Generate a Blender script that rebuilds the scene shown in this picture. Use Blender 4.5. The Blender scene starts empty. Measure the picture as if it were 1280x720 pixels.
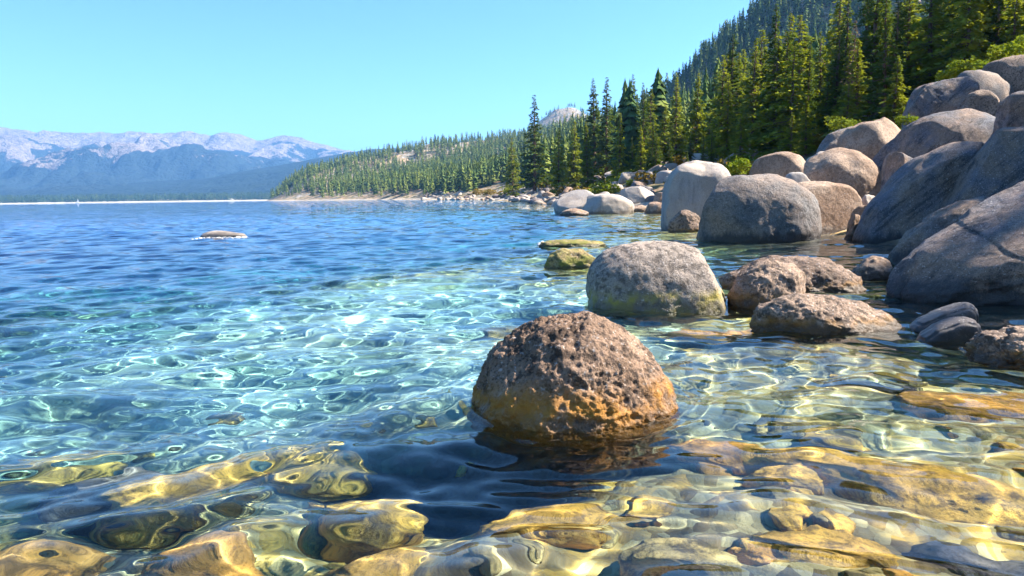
import bpy, bmesh, math, random
import numpy as np
from mathutils import Vector, Matrix, Euler

C = bpy.context
sc = C.scene
COL = C.collection
R = math.radians
rng = np.random.RandomState(7)
random.seed(7)

# ------------------------------------------------------------------ camera
F = 900.0
CAM = Vector((0, 0, 1.35))
PITCH = math.atan((360 - 246) / F)
ROLL = R(-0.77)
camd = bpy.data.cameras.new('camera')
camd.sensor_width = 36
camd.lens = 36 * F / 1280
camd.clip_start = 0.05
camd.clip_end = 60000
cam = bpy.data.objects.new('camera', camd)
COL.objects.link(cam)
RM = Euler((math.pi / 2 - PITCH, 0, 0)).to_matrix() @ Matrix.Rotation(ROLL, 3, 'Z')
cam.matrix_world = Matrix.Translation(CAM) @ RM.to_4x4()
sc.camera = cam


def pt(px, py, Y):
    """point at forward distance Y seen at the given photo position"""
    d = RM @ Vector(((px - 640) / F, -(py - 360) / F, -1))
    return CAM + d * (Y / d.y)


def ydist(px, py, z=0.0):
    d = RM @ Vector(((px - 640) / F, -(py - 360) / F, -1))
    return d.y * (z - CAM.z) / d.z


# ------------------------------------------------------------------ noise
def _h(i, j, k, s):
    n = (i.astype(np.int64) * 374761393 + j.astype(np.int64) * 668265263 + k.astype(np.int64) * 2147483647 + s * 974634777) & 0xffffffff
    n = ((n ^ (n >> 13)) * 1274126177) & 0xffffffff
    n = n ^ (n >> 16)
    return (n & 0xffffff).astype(np.float64) / 0xffffff * 2 - 1


def vnoise(x, y, z, s=0):
    xi, yi, zi = np.floor(x), np.floor(y), np.floor(z)
    u, v, w = x - xi, y - yi, z - zi
    u = u * u * u * (u * (u * 6 - 15) + 10); v = v * v * v * (v * (v * 6 - 15) + 10); w = w * w * w * (w * (w * 6 - 15) + 10)
    r = 0
    for a in (0, 1):
        for b in (0, 1):
            for c in (0, 1):
                r = r + _h(xi + a, yi + b, zi + c, s) * (u if a else 1 - u) * (v if b else 1 - v) * (w if c else 1 - w)
    return r


def fbm(x, y, z, s=0, o=4, gain=0.5, lac=2.03):
    r = 0; a = 1.0
    for k in range(o):
        r = r + a * vnoise(x, y, z, s + k * 17)
        x = x * lac + 3.1; y = y * lac + 1.7; z = z * lac + 5.3; a *= gain
    return r


def ss(a, b, x):
    t = np.clip((x - a) / (b - a), 0, 1)
    return t * t * (3 - 2 * t)


# ------------------------------------------------------------------ object helpers
def mesh_np(name, V, Fq, smooth=True):
    """fast mesh from numpy arrays: V (n,3), Fq (m,3|4)"""
    me = bpy.data.meshes.new(name)
    V = np.asarray(V, np.float32); Fq = np.asarray(Fq, np.int32)
    n, k = Fq.shape
    me.vertices.add(len(V)); me.vertices.foreach_set('co', V.ravel())
    me.loops.add(n * k); me.loops.foreach_set('vertex_index', Fq.ravel())
    me.polygons.add(n)
    me.polygons.foreach_set('loop_start', np.arange(0, n * k, k, dtype=np.int32))
    me.polygons.foreach_set('loop_total', np.full(n, k, np.int32))
    me.polygons.foreach_set('use_smooth', np.full(n, smooth, bool))
    me.update(calc_edges=True)
    me.validate()
    return me


def link(name, me, mat=None, parent=None, loc=None):
    o = bpy.data.objects.new(name, me)
    COL.objects.link(o)
    if mat is not None and len(me.materials) == 0:
        me.materials.append(mat)
    if parent is not None:
        o.parent = parent
    if loc is not None:
        o.location = loc
    return o


def tag(o, label=None, cat=None, group=None, kind=None):
    if label: o['label'] = label
    if cat: o['category'] = cat
    if group: o['group'] = group
    if kind: o['kind'] = kind
    return o


def empty(name, loc=(0, 0, 0), rz=0.0):
    o = bpy.data.objects.new(name, None)
    COL.objects.link(o)
    o.location = loc; o.rotation_euler = (0, 0, rz)
    return o


def copy_tree(o, parent=None):
    c = o.copy(); COL.objects.link(c)
    if parent is not None:
        c.parent = parent
    for ch in list(o.children):
        copy_tree(ch, c)
    return c


# ------------------------------------------------------------------ node helpers
class NT:
    def __init__(s, name):
        s.m = bpy.data.materials.new(name); s.m.use_nodes = True
        s.t = s.m.node_tree; s.t.nodes.clear()
        s.out = s.t.nodes.new('ShaderNodeOutputMaterial')
        s._pos = None

    def n(s, typ, **kw):
        nd = s.t.nodes.new(typ)
        for k, v in kw.items():
            setattr(nd, k, v)
        return nd

    def put(s, sock, v):
        if v is None: return
        if isinstance(v, bpy.types.NodeSocket): s.t.links.new(v, sock)
        else: sock.default_value = v

    @property
    def pos(s):
        if s._pos is None:
            s._pos = s.n('ShaderNodeNewGeometry')
        return s._pos.outputs['Position']

    def obj(s):
        return s.n('ShaderNodeTexCoord').outputs['Object']

    def math(s, op, a, b=None, c=None, clamp=False):
        nd = s.n('ShaderNodeMath', operation=op); nd.use_clamp = clamp
        s.put(nd.inputs[0], a); s.put(nd.inputs[1], b); s.put(nd.inputs[2], c)
        return nd.outputs[0]

    def z(s):
        sp = s.n('ShaderNodeSeparateXYZ'); s.put(sp.inputs[0], s.pos)
        return sp.outputs[2]

    def scale(s, vec, k):
        nd = s.n('ShaderNodeMapping'); s.put(nd.inputs[0], vec)
        nd.inputs['Scale'].default_value = k if isinstance(k, tuple) else (k, k, k)
        return nd.outputs[0]

    def noise(s, vec, sc_, det=4, rough=0.55, dist=0.0):
        nd = s.n('ShaderNodeTexNoise'); s.put(nd.inputs['Vector'], vec)
        nd.inputs['Scale'].default_value = sc_; nd.inputs['Detail'].default_value = det
        nd.inputs['Roughness'].default_value = rough; nd.inputs['Distortion'].default_value = dist
        return nd.outputs[0]

    def voro(s, vec, sc_, feature='F1', out=0):
        nd = s.n('ShaderNodeTexVoronoi', feature=feature); s.put(nd.inputs['Vector'], vec)
        nd.inputs['Scale'].default_value = sc_
        return nd.outputs[out]

    def step(s, x, a, b):
        nd = s.n('ShaderNodeMapRange', interpolation_type='SMOOTHSTEP'); s.put(nd.inputs[0], x)
        nd.inputs[1].default_value = a; nd.inputs[2].default_value = b
        return nd.outputs[0]

    def mix(s, fac, a, b, mode='MIX'):
        nd = s.n('ShaderNodeMix', data_type='RGBA', blend_type=mode)
        s.put(nd.inputs[0], fac); s.put(nd.inputs[6], a); s.put(nd.inputs[7], b)
        return nd.outputs[2]

    def bump(s, h, strength, dist, normal=None):
        nd = s.n('ShaderNodeBump'); s.put(nd.inputs['Height'], h)
        s.put(nd.inputs['Strength'], strength); nd.inputs['Distance'].default_value = dist
        if normal is not None: s.put(nd.inputs['Normal'], normal)
        return nd.outputs[0]

    def principled(s, col, rough=0.8, spec=0.3, normal=None, sss=None):
        nd = s.n('ShaderNodeBsdfPrincipled')
        s.put(nd.inputs['Base Color'], col); s.put(nd.inputs['Roughness'], rough)
        s.put(nd.inputs['Specular IOR Level'], spec)
        if normal is not None: s.put(nd.inputs['Normal'], normal)
        s.t.links.new(nd.outputs[0], s.out.inputs[0])
        return nd


def c4(r, g, b):
    return (r, g, b, 1)


def granite(name, base, warm, dark, algae=None, algae_top=0.3, crag=0.5, lichen=0.3, wet_top=0.30, wetk=.85, bumpd=0.02, scale=1.0):
    m = NT(name); p = m.pos
    q = m.scale(p, scale)
    col = m.mix(m.step(m.noise(q, 0.9, 3), 0.35, 0.65), base, warm)
    # dark stains and lichen patches
    st = m.step(m.noise(m.scale(q, (1.0, 1.0, 0.45)), 1.7, 6, 0.65, 0.6), 0.56, 0.70)
    col = m.mix(m.math('MULTIPLY', st, lichen), col, dark)
    if name == 'granite_shaded':
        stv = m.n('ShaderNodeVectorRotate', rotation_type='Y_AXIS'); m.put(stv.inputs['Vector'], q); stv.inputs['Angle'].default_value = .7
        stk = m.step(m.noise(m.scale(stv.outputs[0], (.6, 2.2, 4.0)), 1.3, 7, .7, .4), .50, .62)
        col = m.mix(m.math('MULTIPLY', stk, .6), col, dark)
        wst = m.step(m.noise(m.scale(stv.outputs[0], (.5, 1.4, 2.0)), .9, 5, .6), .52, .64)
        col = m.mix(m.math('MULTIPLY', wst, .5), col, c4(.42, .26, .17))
    # mineral speckle
    sp = m.step(m.noise(q, 60, 2, 0.6), 0.52, 0.68)
    col = m.mix(m.math('MULTIPLY', sp, 0.7), col, dark)
    big = m.step(m.noise(m.scale(q, (1, 1, .35)), .8, 7, .72, 1.2), .52, .60)
    col = m.mix(m.math('MULTIPLY', big, .38), col, m.mix(1.0, col, c4(.45, .42, .42), 'MULTIPLY'))
    sp2 = m.step(m.noise(q, 34, 2, 0.6), 0.60, 0.70)
    col = m.mix(m.math('MULTIPLY', sp2, 0.5), col, c4(0.55, 0.50, 0.46))
    # pits
    pn = m.noise(q, 11, 6, 0.7)
    pit = m.step(pn, 0.52, 0.40)
    col = m.mix(m.math('MULTIPLY', pit, 0.8 * crag * crag * crag), col, dark)
    z = m.z()
    wob = m.math('MULTIPLY_ADD', m.noise(m.scale(p, (1.6, 1.6, .5)), 2.2, 7, 0.75), 0.9 * max(.33, wet_top / .36), -0.45 * max(.33, wet_top / .36))
    zz = m.math('ADD', z, wob)
    if algae is not None:
        am = m.math('MULTIPLY', m.step(zz, algae_top, algae_top * 0.35), m.step(m.noise(p, 5, 5, 0.6), 0.36, 0.58))
        col = m.mix(am, col, algae)
    # permanently wet, algae-dark band at the waterline
    wet = m.step(zz, wet_top, wet_top * .35)
    col = m.mix(m.math('MULTIPLY', wet, wetk), col, dark)
    rough = m.math('MULTIPLY_ADD', wet, -0.45, 0.85)
    h = m.math('ADD', m.math('MULTIPLY', pn, 1.0), m.math('MULTIPLY', m.noise(q, 45, 4, 0.7), 0.35))
    nrm = m.bump(h, crag, bumpd)
    # shallow cracks, only a few
    m.principled(col, rough, 0.35, nrm)
    return m.m


M = {}
M['boulder'] = granite('granite_boulder', c4(.16, .15, .145), c4(.28, .20, .15), c4(.03, .026, .026), wet_top=.36, wetk=.9, crag=0.8, lichen=0.7, bumpd=0.05)
M['shade'] = granite('granite_shaded', c4(.12, .12, .14), c4(.24, .165, .12), c4(.02, .019, .02), wet_top=.38, wetk=.9, crag=0.7, lichen=0.75, bumpd=0.05)  # darker, bluer granite copy: shade of the right-hand slope in its colour
M['warm'] = granite('granite_warm', c4(.26, .16, .10), c4(.38, .27, .19), c4(.05, .032, .024), crag=0.8, lichen=0.5, bumpd=0.04)
M['pale'] = granite('granite_pale', c4(.33, .29, .26), c4(.42, .34, .27), c4(.12, .10, .085), crag=0.4, lichen=0.2, bumpd=0.05)
M['hero'] = granite('granite_pitted', c4(.18, .11, .07), c4(.35, .235, .16), c4(.025, .015, .01), algae=c4(.36, .16, .025), algae_top=0.27, crag=1.0, lichen=0.35, wet_top=0.10, wetk=.35, bumpd=0.03)
M['second'] = granite('granite_grey_mossy', c4(.24, .195, .16), c4(.36, .28, .22), c4(.07, .055, .045), algae=c4(.26, .21, .04), algae_top=0.26, crag=1.0, lichen=0.4, wet_top=0.12, wetk=.6, bumpd=0.028)
M['brown'] = granite('granite_brown', c4(.19, .125, .09), c4(.32, .22, .155), c4(.04, .028, .02), algae=c4(.28, .14, .03), algae_top=0.16, crag=1.0, lichen=0.5, wet_top=0.12, bumpd=0.03)
M['moss'] = granite('rock_mossy', c4(.26, .19, .10), c4(.40, .28, .10), c4(.05, .04, .02), algae=c4(.16, .15, .03), algae_top=0.5, crag=1.0, lichen=0.5, wet_top=0.10, bumpd=0.03)
M['dark'] = granite('rock_dark_smooth', c4(.07, .065, .07), c4(.16, .13, .12), c4(.03, .03, .03), crag=0.25, lichen=0.3, wet_top=0.25, bumpd=0.01)


def underwater_rock(name, a, b, c):
    m = NT(name); p = m.pos
    col = m.mix(m.step(m.noise(p, 2.2, 5, 0.6, 0.5), 0.38, 0.62), a, b)
    col = m.mix(m.math('MULTIPLY', m.step(m.noise(p, 6, 6, 0.7), 0.48, 0.60), 0.9), col, c)
    col = m.mix(m.math('MULTIPLY', m.step(m.noise(p, 40, 3, 0.6), 0.5, 0.62), 0.35), col, c4(.05, .04, .02))
    m.principled(col, 0.9, 0.1, m.bump(m.noise(p, 14, 6, 0.7), 0.7, 0.03))
    return m.m


M['gold'] = underwater_rock('rock_golden_algae', c4(.80, .44, .09), c4(.58, .32, .08), c4(.22, .13, .05))
M['orange'] = underwater_rock('rock_orange_algae', c4(.72, .33, .07), c4(.50, .26, .08), c4(.22, .12, .05))
M['olive'] = underwater_rock('rock_olive_algae', c4(.30, .21, .09), c4(.48, .34, .14), c4(.10, .075, .05))
M['slate'] = underwater_rock('rock_blue_grey', c4(.11, .10, .11), c4(.18, .15, .13), c4(.05, .045, .04))

# ------------------------------------------------------------------ terrain shape
SY = np.array([-4000, -300, -50, 0, 6, 12, 18, 24, 32, 45, 60, 80, 110, 150, 220, 300, 400, 560, 750, 1100, 1350, 1600, 2400, 3200, 3300, 9000])
SX = np.array([60, 40, 12, 7.5, 6.8, 7.8, 9.5, 10.5, 11, 11.5, 11.5, 9, 7.5, 6, 2, -5, -20, -60, -120, -350, -455, -540, -560, -560, -560, -560])


def shore_s(x, y):
    """approximate distance inland (positive) or out into the lake (negative)"""
    xs = np.interp(y, SY, SX)
    dy = 2 + np.abs(y) * 0.02
    sl = (np.interp(y + dy, SY, SX) - np.interp(y - dy, SY, SX)) / (2 * dy)
    s = (x - xs) / np.sqrt(1 + sl * sl)
    return s + 0.8 * vnoise(x * 0.15, y * 0.15, 0 * x, 3) * ss(6, 30, np.hypot(x, y)) + np.minimum(8, np.abs(y) * 0.02) * vnoise(x * 0.02, y * 0.02, 0 * x, 5)


def ridge(x, y, pts, slope):
    best = np.full(np.shape(x), -1e9)
    for (x0, y0, h0), (x1, y1, h1) in zip(pts[:-1], pts[1:]):
        dx, dy = x1 - x0, y1 - y0
        t = np.clip(((x - x0) * dx + (y - y0) * dy) / (dx * dx + dy * dy), 0, 1)
        d = np.hypot(x - x0 - t * dx, y - y0 - t * dy)
        best = np.maximum(best, h0 + t * (h1 - h0) - slope * (np.sqrt(d * d + 900) - 30))
    return best


RBIG = [(30, 620, 40), (71, 640, 58), (114, 640, 66), (164, 640, 92), (206, 640, 120), (256, 650, 150), (320, 690, 225), (420, 760, 290), (800, 860, 400)]
RMID = [(az * 1500, 1500, h) for az, h in ((-.35, 4), (-.31, 22), (-.265, 42), (-.21, 66), (-.15, 92), (-.10, 106), (-.04, 112), (.03, 120), (.10, 140), (.3, 200), (.7, 300))]
RFOOT = [(50, 420, 20), (150, 400, 52), (300, 430, 105), (600, 520, 190)]
RPEAK = [(120, 3000, 200), (175, 3000, 300), (212, 3000, 362), (240, 3000, 366), (300, 3000, 290), (900, 3000, 350)]


def height(x, y):
    s = shore_s(x, y)
    land = np.interp(s, [-1, 0, 2.5, 6, 10, 20, 30, 60, 100, 200, 500, 1500], [-.25, 0.02, .45, 1.2, 2.5, 5.4, 8.3, 15, 22, 34, 46, 60])
    near = 1 + 0.27 * (1 - ss(35, 90, y))
    land = land * near
    land = land * (1 - ss(2300, 2700, y + .35 * np.abs(x)))-6 * ss(2500, 2750, y + .35 * np.abs(x))
    far = ss(200, 420, np.hypot(x, y)) * ss(0, 60, s)
    hills = np.maximum(np.maximum(np.maximum(ridge(x, y, RFOOT, .5), ridge(x, y, RBIG, .95)), ridge(x, y, RMID, .24)), ridge(x, y, RPEAK, .8))
    hills = hills + 9 * fbm(x * .008, y * .008, 0 * x, 11, 4) * ss(20, 90, hills)
    l2 = np.where(hills > land, land + (hills - land) * ss(5, 90, s), land)
    l2 = l2 + 0.35 * fbm(x * .25, y * .25, 0 * x, 21, 4) * ss(1, 6, s) + 1.6 * fbm(x * .04, y * .04, 0 * x, 22, 4) * ss(15, 60, s)
    bed = -np.interp(-s, [0, .5, 2, 4, 7, 10, 15, 25, 45, 90, 400], [0, .1, .34, .54, .76, 1.0, 1.9, 3.8, 6.5, 8.5, 11])
    fd = np.hypot(x, y - 1.5)
    bed = bed * (1 - .32 * (1 - ss(1.5, 5, fd))) - .8 * np.exp(-(((x + .2) / .85) ** 2 + ((y - 4.0) / .5) ** 2))
    bed = bed - 1.3 * np.exp(-(((x - 6.2) / 3.2) ** 2 + ((y - 14) / 5.0) ** 2)) * ss(-.8, -3.5, s) - .6 * np.exp(-(((x - 4.6) / 1.3) ** 2 + ((y - 8.0) / 1.6) ** 2)) * ss(-.8, -2.5, s)
    pd = np.hypot((x + 1.8) / 5.6, (y - 8.3) / 4.6)
    bed = bed - (1.5 * ss(.8, 2.6, pd + .35 * fbm(x * .45, y * .45, 0 * x, 35, 3)) + 2.2 * ss(2, 6, pd)) * ss(-6.5, -13, s) * ss(4.5, 8, np.hypot(x, y))
    bed = bed + (0.10 * fbm(x * 1.3, y * 1.3, 0 * x, 31, 4) + 0.16 * fbm(x * .35, y * .35, 0 * x, 32, 3)) * ss(-0.3, -3, s)
    l2 = np.where(y + .35 * np.abs(x) > 2700, np.where(x < 0, -6, l2), l2)
    return np.where(s > 0, l2, np.minimum(bed, 0.02))


def polar_sheet(name, rs, ang, zf, mat, cx=0.0, cy=0.0):
    A, Rr = np.meshgrid(ang, rs)
    X = cx + Rr * np.sin(A); Y = cy + Rr * np.cos(A)
    Z = zf(X, Y)
    V = np.stack([X, Y, Z], -1).reshape(-1, 3)
    nr, na = A.shape
    i = np.arange(nr * na).reshape(nr, na)
    q = np.stack([i[:-1, :-1], i[:-1, 1:], i[1:, 1:], i[1:, :-1]], -1).reshape(-1, 4)
    # close the centre
    V = np.vstack([V, [[cx, cy, float(zf(np.array([cx]), np.array([cy]))[0])]]])
    me = mesh_np(name, V, q)
    return me


def angles(front, nf, nb):
    a = np.linspace(-front, front, nf)
    b = np.linspace(front, 2 * np.pi - front, nb)[1:]
    return np.concatenate([a, b])          # wraps all round, last column meets the first


# ground + lakebed: one continuous sheet
m = NT('shore_ground'); p = m.pos
sand = m.mix(m.step(m.noise(p, 0.5, 4), .35, .65), c4(.66, .64, .46), c4(.54, .49, .32))
sand = m.mix(m.math('MULTIPLY', m.step(m.noise(p, 1.1, 6, .68, .4), .50, .62), .7), sand, c4(.24, .24, .17))
gold = m.mix(m.step(m.noise(p, 3.5, 5, .6), .4, .6), c4(.74, .42, .10), c4(.42, .25, .08))
gold = m.mix(m.math('MULTIPLY', m.step(m.noise(p, 1.3, 6, .65, .6), .46, .56), .88), gold, c4(.10, .075, .055))
peb = m.voro(p, 13, 'F1', 1)
pebv = m.n('ShaderNodeSeparateColor'); m.put(pebv.inputs[0], peb)
gold = m.mix(m.math('MULTIPLY', m.step(pebv.outputs[0], .3, .9), .55), gold, c4(.66, .52, .28))
gold = m.mix(m.math('MULTIPLY', m.step(pebv.outputs[1], .5, .9), .55), gold, c4(.16, .12, .07))
vd = m.n('ShaderNodeVectorMath', operation='DISTANCE'); m.put(vd.inputs[0], p); vd.inputs[1].default_value = (-2.2, 8.6, -1.3)
sandm = m.step(m.math('ADD', vd.outputs['Value'], m.math('MULTIPLY', m.noise(p, .7, 5), 4.0)), 7.2, 5.0)
vd2 = m.n('ShaderNodeVectorMath', operation='DISTANCE'); m.put(vd2.inputs[0], p); vd2.inputs[1].default_value = (2.3, 5.0, -.5)
sandm2 = m.step(m.math('ADD', vd2.outputs['Value'], m.math('MULTIPLY', m.noise(p, 1.3, 4), 2.0)), 3.0, 1.6)
deep = m.step(m.z(), -1.5, -2.6)
bedc = m.mix(m.math('MAXIMUM', m.math('MAXIMUM', sandm, m.math('MULTIPLY', sandm2, .25)), deep), gold, sand)
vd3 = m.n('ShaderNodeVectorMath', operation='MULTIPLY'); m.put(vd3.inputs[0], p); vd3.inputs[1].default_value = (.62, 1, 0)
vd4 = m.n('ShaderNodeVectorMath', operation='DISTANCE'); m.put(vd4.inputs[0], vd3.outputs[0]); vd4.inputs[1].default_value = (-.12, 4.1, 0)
rock_shadow = m.step(m.math('ADD', vd4.outputs['Value'], m.math('MULTIPLY_ADD', m.noise(p, 3, 4), .5, -.25)), .75, .45)
bedc = m.mix(m.math('MULTIPLY', rock_shadow, .88), bedc, c4(.05, .055, .07))  # shadow below the pitted boulder, painted dark into the bed colour
for (sx_, sy_, r_) in ((6.6, 14.5, 4.2), (4.9, 8.3, 1.8), (7.2, 9.5, 2.4), (9.0, 20, 4.0), (2.6, 7.2, .8)):  # shaded water beside the right-hand boulders, darkened in the bed colour
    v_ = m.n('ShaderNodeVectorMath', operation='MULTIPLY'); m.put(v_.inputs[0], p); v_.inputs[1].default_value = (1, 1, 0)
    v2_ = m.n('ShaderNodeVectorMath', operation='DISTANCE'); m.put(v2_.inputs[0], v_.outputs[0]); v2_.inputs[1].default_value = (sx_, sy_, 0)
    shade_patch = m.step(m.math('ADD', v2_.outputs['Value'], m.math('MULTIPLY_ADD', m.noise(p, 1.6, 5, .65), 2.4, -1.2)), r_, r_ * .6)
    bedc = m.mix(m.math('MULTIPLY', shade_patch, .85), bedc, c4(.06, .055, .05))
dirt = m.mix(m.step(m.noise(p, .12, 6, .65), .40, .62), c4(.36, .22, .13), c4(.50, .38, .26))
dirt = m.mix(m.step(m.noise(p, .035, 6, .7, .4), .50, .58), dirt, c4(.34, .31, .30))
dirt = m.mix(m.math('MULTIPLY', m.step(m.noise(p, .22, 6, .7), .44, .54), .85), dirt, c4(.08, .085, .035))
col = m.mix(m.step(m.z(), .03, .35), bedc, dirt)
sh = m.math('MULTIPLY', m.step(m.z(), 0.05, .2), m.step(m.z(), 1.6, .7))
col = m.mix(m.math('MULTIPLY', sh, .5), col, c4(.50, .45, .40))
hh = m.math('ADD', m.math('MULTIPLY', m.voro(p, 13), -.35), m.noise(p, 3, 6, .65))
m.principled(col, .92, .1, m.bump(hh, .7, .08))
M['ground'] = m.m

rs = np.concatenate([[0.02], np.geomspace(.6, 60, 330), np.geomspace(61, 4200, 260)])
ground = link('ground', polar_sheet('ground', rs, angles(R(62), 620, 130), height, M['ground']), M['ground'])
tag(ground, kind='structure')


def H(x, y):
    return float(height(np.array([float(x)]), np.array([float(y)]))[0])


# ------------------------------------------------------------------ far mountains
def rockforest(name, tl, forest, forest2, rock, rock2, edge):
    m = NT(name); p = m.pos
    z = m.z()
    n1 = m.noise(p, .0016, 8, .66, .3)
    n2 = m.noise(p, .012, 5, .7)
    n3 = m.noise(p, .05, 3, .7)
    zz = m.math('ADD', z, m.math('MULTIPLY_ADD', n1, edge * 7.0, -edge * 3.5))
    zz = m.math('ADD', zz, m.math('MULTIPLY_ADD', n2, edge * .9, -edge * .45))
    k = m.step(zz, tl - edge * .12, tl + edge * .12)
    sl = m.step(m.noise(p, .004, 6, .7), .62, .66)
    k = m.math('MAXIMUM', k, m.math('MULTIPLY', sl, m.step(z, tl * .45, tl * .8)))
    fo = m.mix(m.step(n3, .4, .6), forest, forest2)
    ro = m.mix(m.step(n2, .35, .65), rock, rock2)
    ro = m.mix(m.math('MULTIPLY', m.step(n3, .52, .60), .65), ro, forest)
    m.principled(m.mix(k, fo, ro), .95, .05, m.bump(m.math('ADD', m.math('MULTIPLY', n2, 6.0), n3), .9, 14))
    return m.m


M['mtn'] = rockforest('mountain_granite', 500, c4(.030, .045, .045), c4(.018, .03, .03), c4(.34, .27, .22), c4(.20, .16, .135), 230)
M['mtn2'] = rockforest('mountain_forest', 900, c4(.028, .045, .04), c4(.018, .03, .03), c4(.45, .40, .36), c4(.34, .3, .27), 200)


def hz(px):
    return 254.6 - (px / 640.0) * 8.6


def range_mesh(name, prof, Yd, depth_near, depth_far, mat, amp, seed, n=620, mrows=120, base0=8.0, rid=1.0):
    """mountain range whose crest runs across the view; prof = [(px, py)] of its crest"""
    az = np.array([(a - 640) / F for a, b in prof]); el = np.array([(hz(a) - b) / F for a, b in prof])
    a = np.linspace(az[0], az[-1], n)
    hc = np.interp(a, az, el) * Yd
    t = np.concatenate([np.linspace(0, 1, mrows), np.linspace(1, 2, mrows // 3)[1:]])
    A, T = np.meshgrid(a, t)
    HC = np.interp(A, az, el) * Yd
    Y = np.where(T <= 1, Yd - depth_near * (1 - T), Yd + depth_far * (T - 1))
    X = A * Yd + (Y - Yd) * A * 0.55
    wob = 0.16 * fbm(X * .0011, Y * .0011, 0 * X, seed + 9, 3)
    prof_t = np.where(T <= 1, np.clip(T + wob * np.sin(np.pi * np.clip(T, 0, 1)), 0, 1) ** 1.25, 1 - (T - 1) ** 1.5)
    rn = 1 - np.abs(fbm(X * .0013 * rid, Y * .0009 * rid, 0 * X, seed, 6, .55))
    n2 = fbm(X * .006, Y * .006, 0 * X, seed + 5, 5, .55)
    env = np.sin(np.pi * np.clip(T, 0, 1) * .93) ** .8
    Z = base0 * np.clip(T * 8, 0, 1) + HC * prof_t + env * HC * amp * .75 * (rn - .62) + n2 * HC * .014 * np.clip(T * 3, 0, 1)
    V = np.stack([X, Y, Z], -1).reshape(-1, 3)
    nr, na = A.shape
    i = np.arange(nr * na).reshape(nr, na)
    q = np.stack([i[:-1, :-1], i[:-1, 1:], i[1:, 1:], i[1:, :-1]], -1).reshape(-1, 4)
    # back skirt so the range has a closed far side
    o = link(name, mesh_np(name, V, q), mat)
    return tag(o, kind='structure')


range_mesh('granite_mountains', [(-700, 150), (-400, 185), (-200, 150), (-80, 172), (0, 161), (40, 163), (70, 167), (105, 172), (135, 170), (165, 168), (200, 170), (215, 167), (235, 165), (250, 168), (275, 174),
    (292, 169), (310, 171), (330, 179), (345, 176), (362, 173), (385, 176), (405, 184), (430, 189), (470, 194), (520, 200), (600, 215)], 9000, 4800, 2500, M['mtn'], .30, 41)
range_mesh('forested_ridge', [(-700, 250), (-300, 243), (0, 240), (120, 234), (200, 228), (270, 224), (330, 212), (370, 205), (410, 198), (440, 193), (470, 189), (520, 186), (600, 190), (700, 200)],
           5200, 1500, 1500, M['mtn2'], .16, 61, n=400, mrows=60)

# flat wooded plain behind the far beach, and the pale beach itself
xs = np.linspace(-7000, 900, 240); ts = np.array([0, 12, 30, 60, 200, 700, 2200])


def beach_y(x):
    # far shoreline, inverse of SX(SY)
    return np.interp(x, SX[::-1], SY[::-1] * 1.0)


m = NT('beach_sand')
m.principled(m.mix(m.step(m.noise(m.pos, .02, 4), .4, .6), c4(.70, .64, .54), c4(.58, .52, .44)), .9, .1)
M['beach'] = m.m
X, T = np.meshgrid(xs, ts)
YB = 3150 + 0.02 * (X + 2000) + 25 * np.sin(X * .002)
Z = np.interp(T, [0, 12, 30, 60, 200, 700, 2200], [-.4, 1.4, 2.6, 3.2, 6, 14, 30])
V = np.stack([X, YB + T, Z], -1).reshape(-1, 3); nr, na = X.shape
i = np.arange(nr * na).reshape(nr, na)
q = np.stack([i[:-1, :-1], i[:-1, 1:], i[1:, 1:], i[1:, :-1]], -1).reshape(-1, 4)
tag(link('beach', mesh_np('beach', V, q), M['beach']), kind='structure')

# ------------------------------------------------------------------ water
wv = []
wr = np.random.RandomState(12)
for k in range(110):
    lam = .13 * 10 ** (wr.rand() * 1.35)
    th = -1.35 + wr.randn() * (.55 + .35 * (lam < .5))
    kk = 2 * np.pi / lam
    slope = .0175 * (lam / .6) ** (.2 if lam < .6 else -.15)
    wv.append((kk * np.cos(th), kk * np.sin(th), slope / kk * 1.0, wr.rand() * 6.283, lam))


def water_z(X, Y):
    Rr = np.hypot(X, Y)
    sp = Rr * .0042 + .001
    gust = .85 + .35 * vnoise(X * .10, Y * .07, 0 * X, 77)
    calm = 1.2 + .50 * ss(4, 11, Rr)
    shel = 1 - .25 * ss(2, 5, X) * ss(24, 12, Y)
    Z = np.zeros_like(X)
    xw = X + .25 * vnoise(X * .5, Y * .5, 0 * X, 71); yw = Y + .25 * vnoise(X * .5, Y * .5, 0 * X + 9, 72)
    for kx, ky, a, ph, lam in wv:
        w = ss(3.0, 6.0, lam / sp) * (calm if lam < 1.2 else 1.0)
        Z += w * a * np.sin(kx * xw + ky * yw + ph)
    # ripples spreading from the near rock
    d = np.hypot(X - .45, Y - 4.75)
    Z2 = .0022 * np.sin(d * 2 * np.pi / .11) * np.exp(-((d - .75) / .28) ** 2)
    return Z * gust * shel + Z2


m = NT('lake_water'); p = m.pos
g = m.n('ShaderNodeBsdfGlass'); g.inputs['IOR'].default_value = 1.333; g.inputs['Roughness'].default_value = 0.0
g.inputs['Color'].default_value = (.98, 1, 1, 1)
vd = m.n('ShaderNodeVectorMath', operation='LENGTH'); m.put(vd.inputs[0], p)
def ncol(vec, scl, det, rough, k):
    nd = m.n('ShaderNodeTexNoise'); m.put(nd.inputs['Vector'], vec); nd.inputs['Scale'].default_value = scl
    nd.inputs['Detail'].default_value = det; nd.inputs['Roughness'].default_value = rough
    a_ = m.n('ShaderNodeVectorMath', operation='SUBTRACT'); m.put(a_.inputs[0], nd.outputs['Color']); a_.inputs[1].default_value = (.5, .5, .5)
    b_ = m.n('ShaderNodeVectorMath', operation='MULTIPLY'); m.put(b_.inputs[0], a_.outputs[0]); b_.inputs[1].default_value = (k, k, 0)
    return b_.outputs[0]
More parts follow.
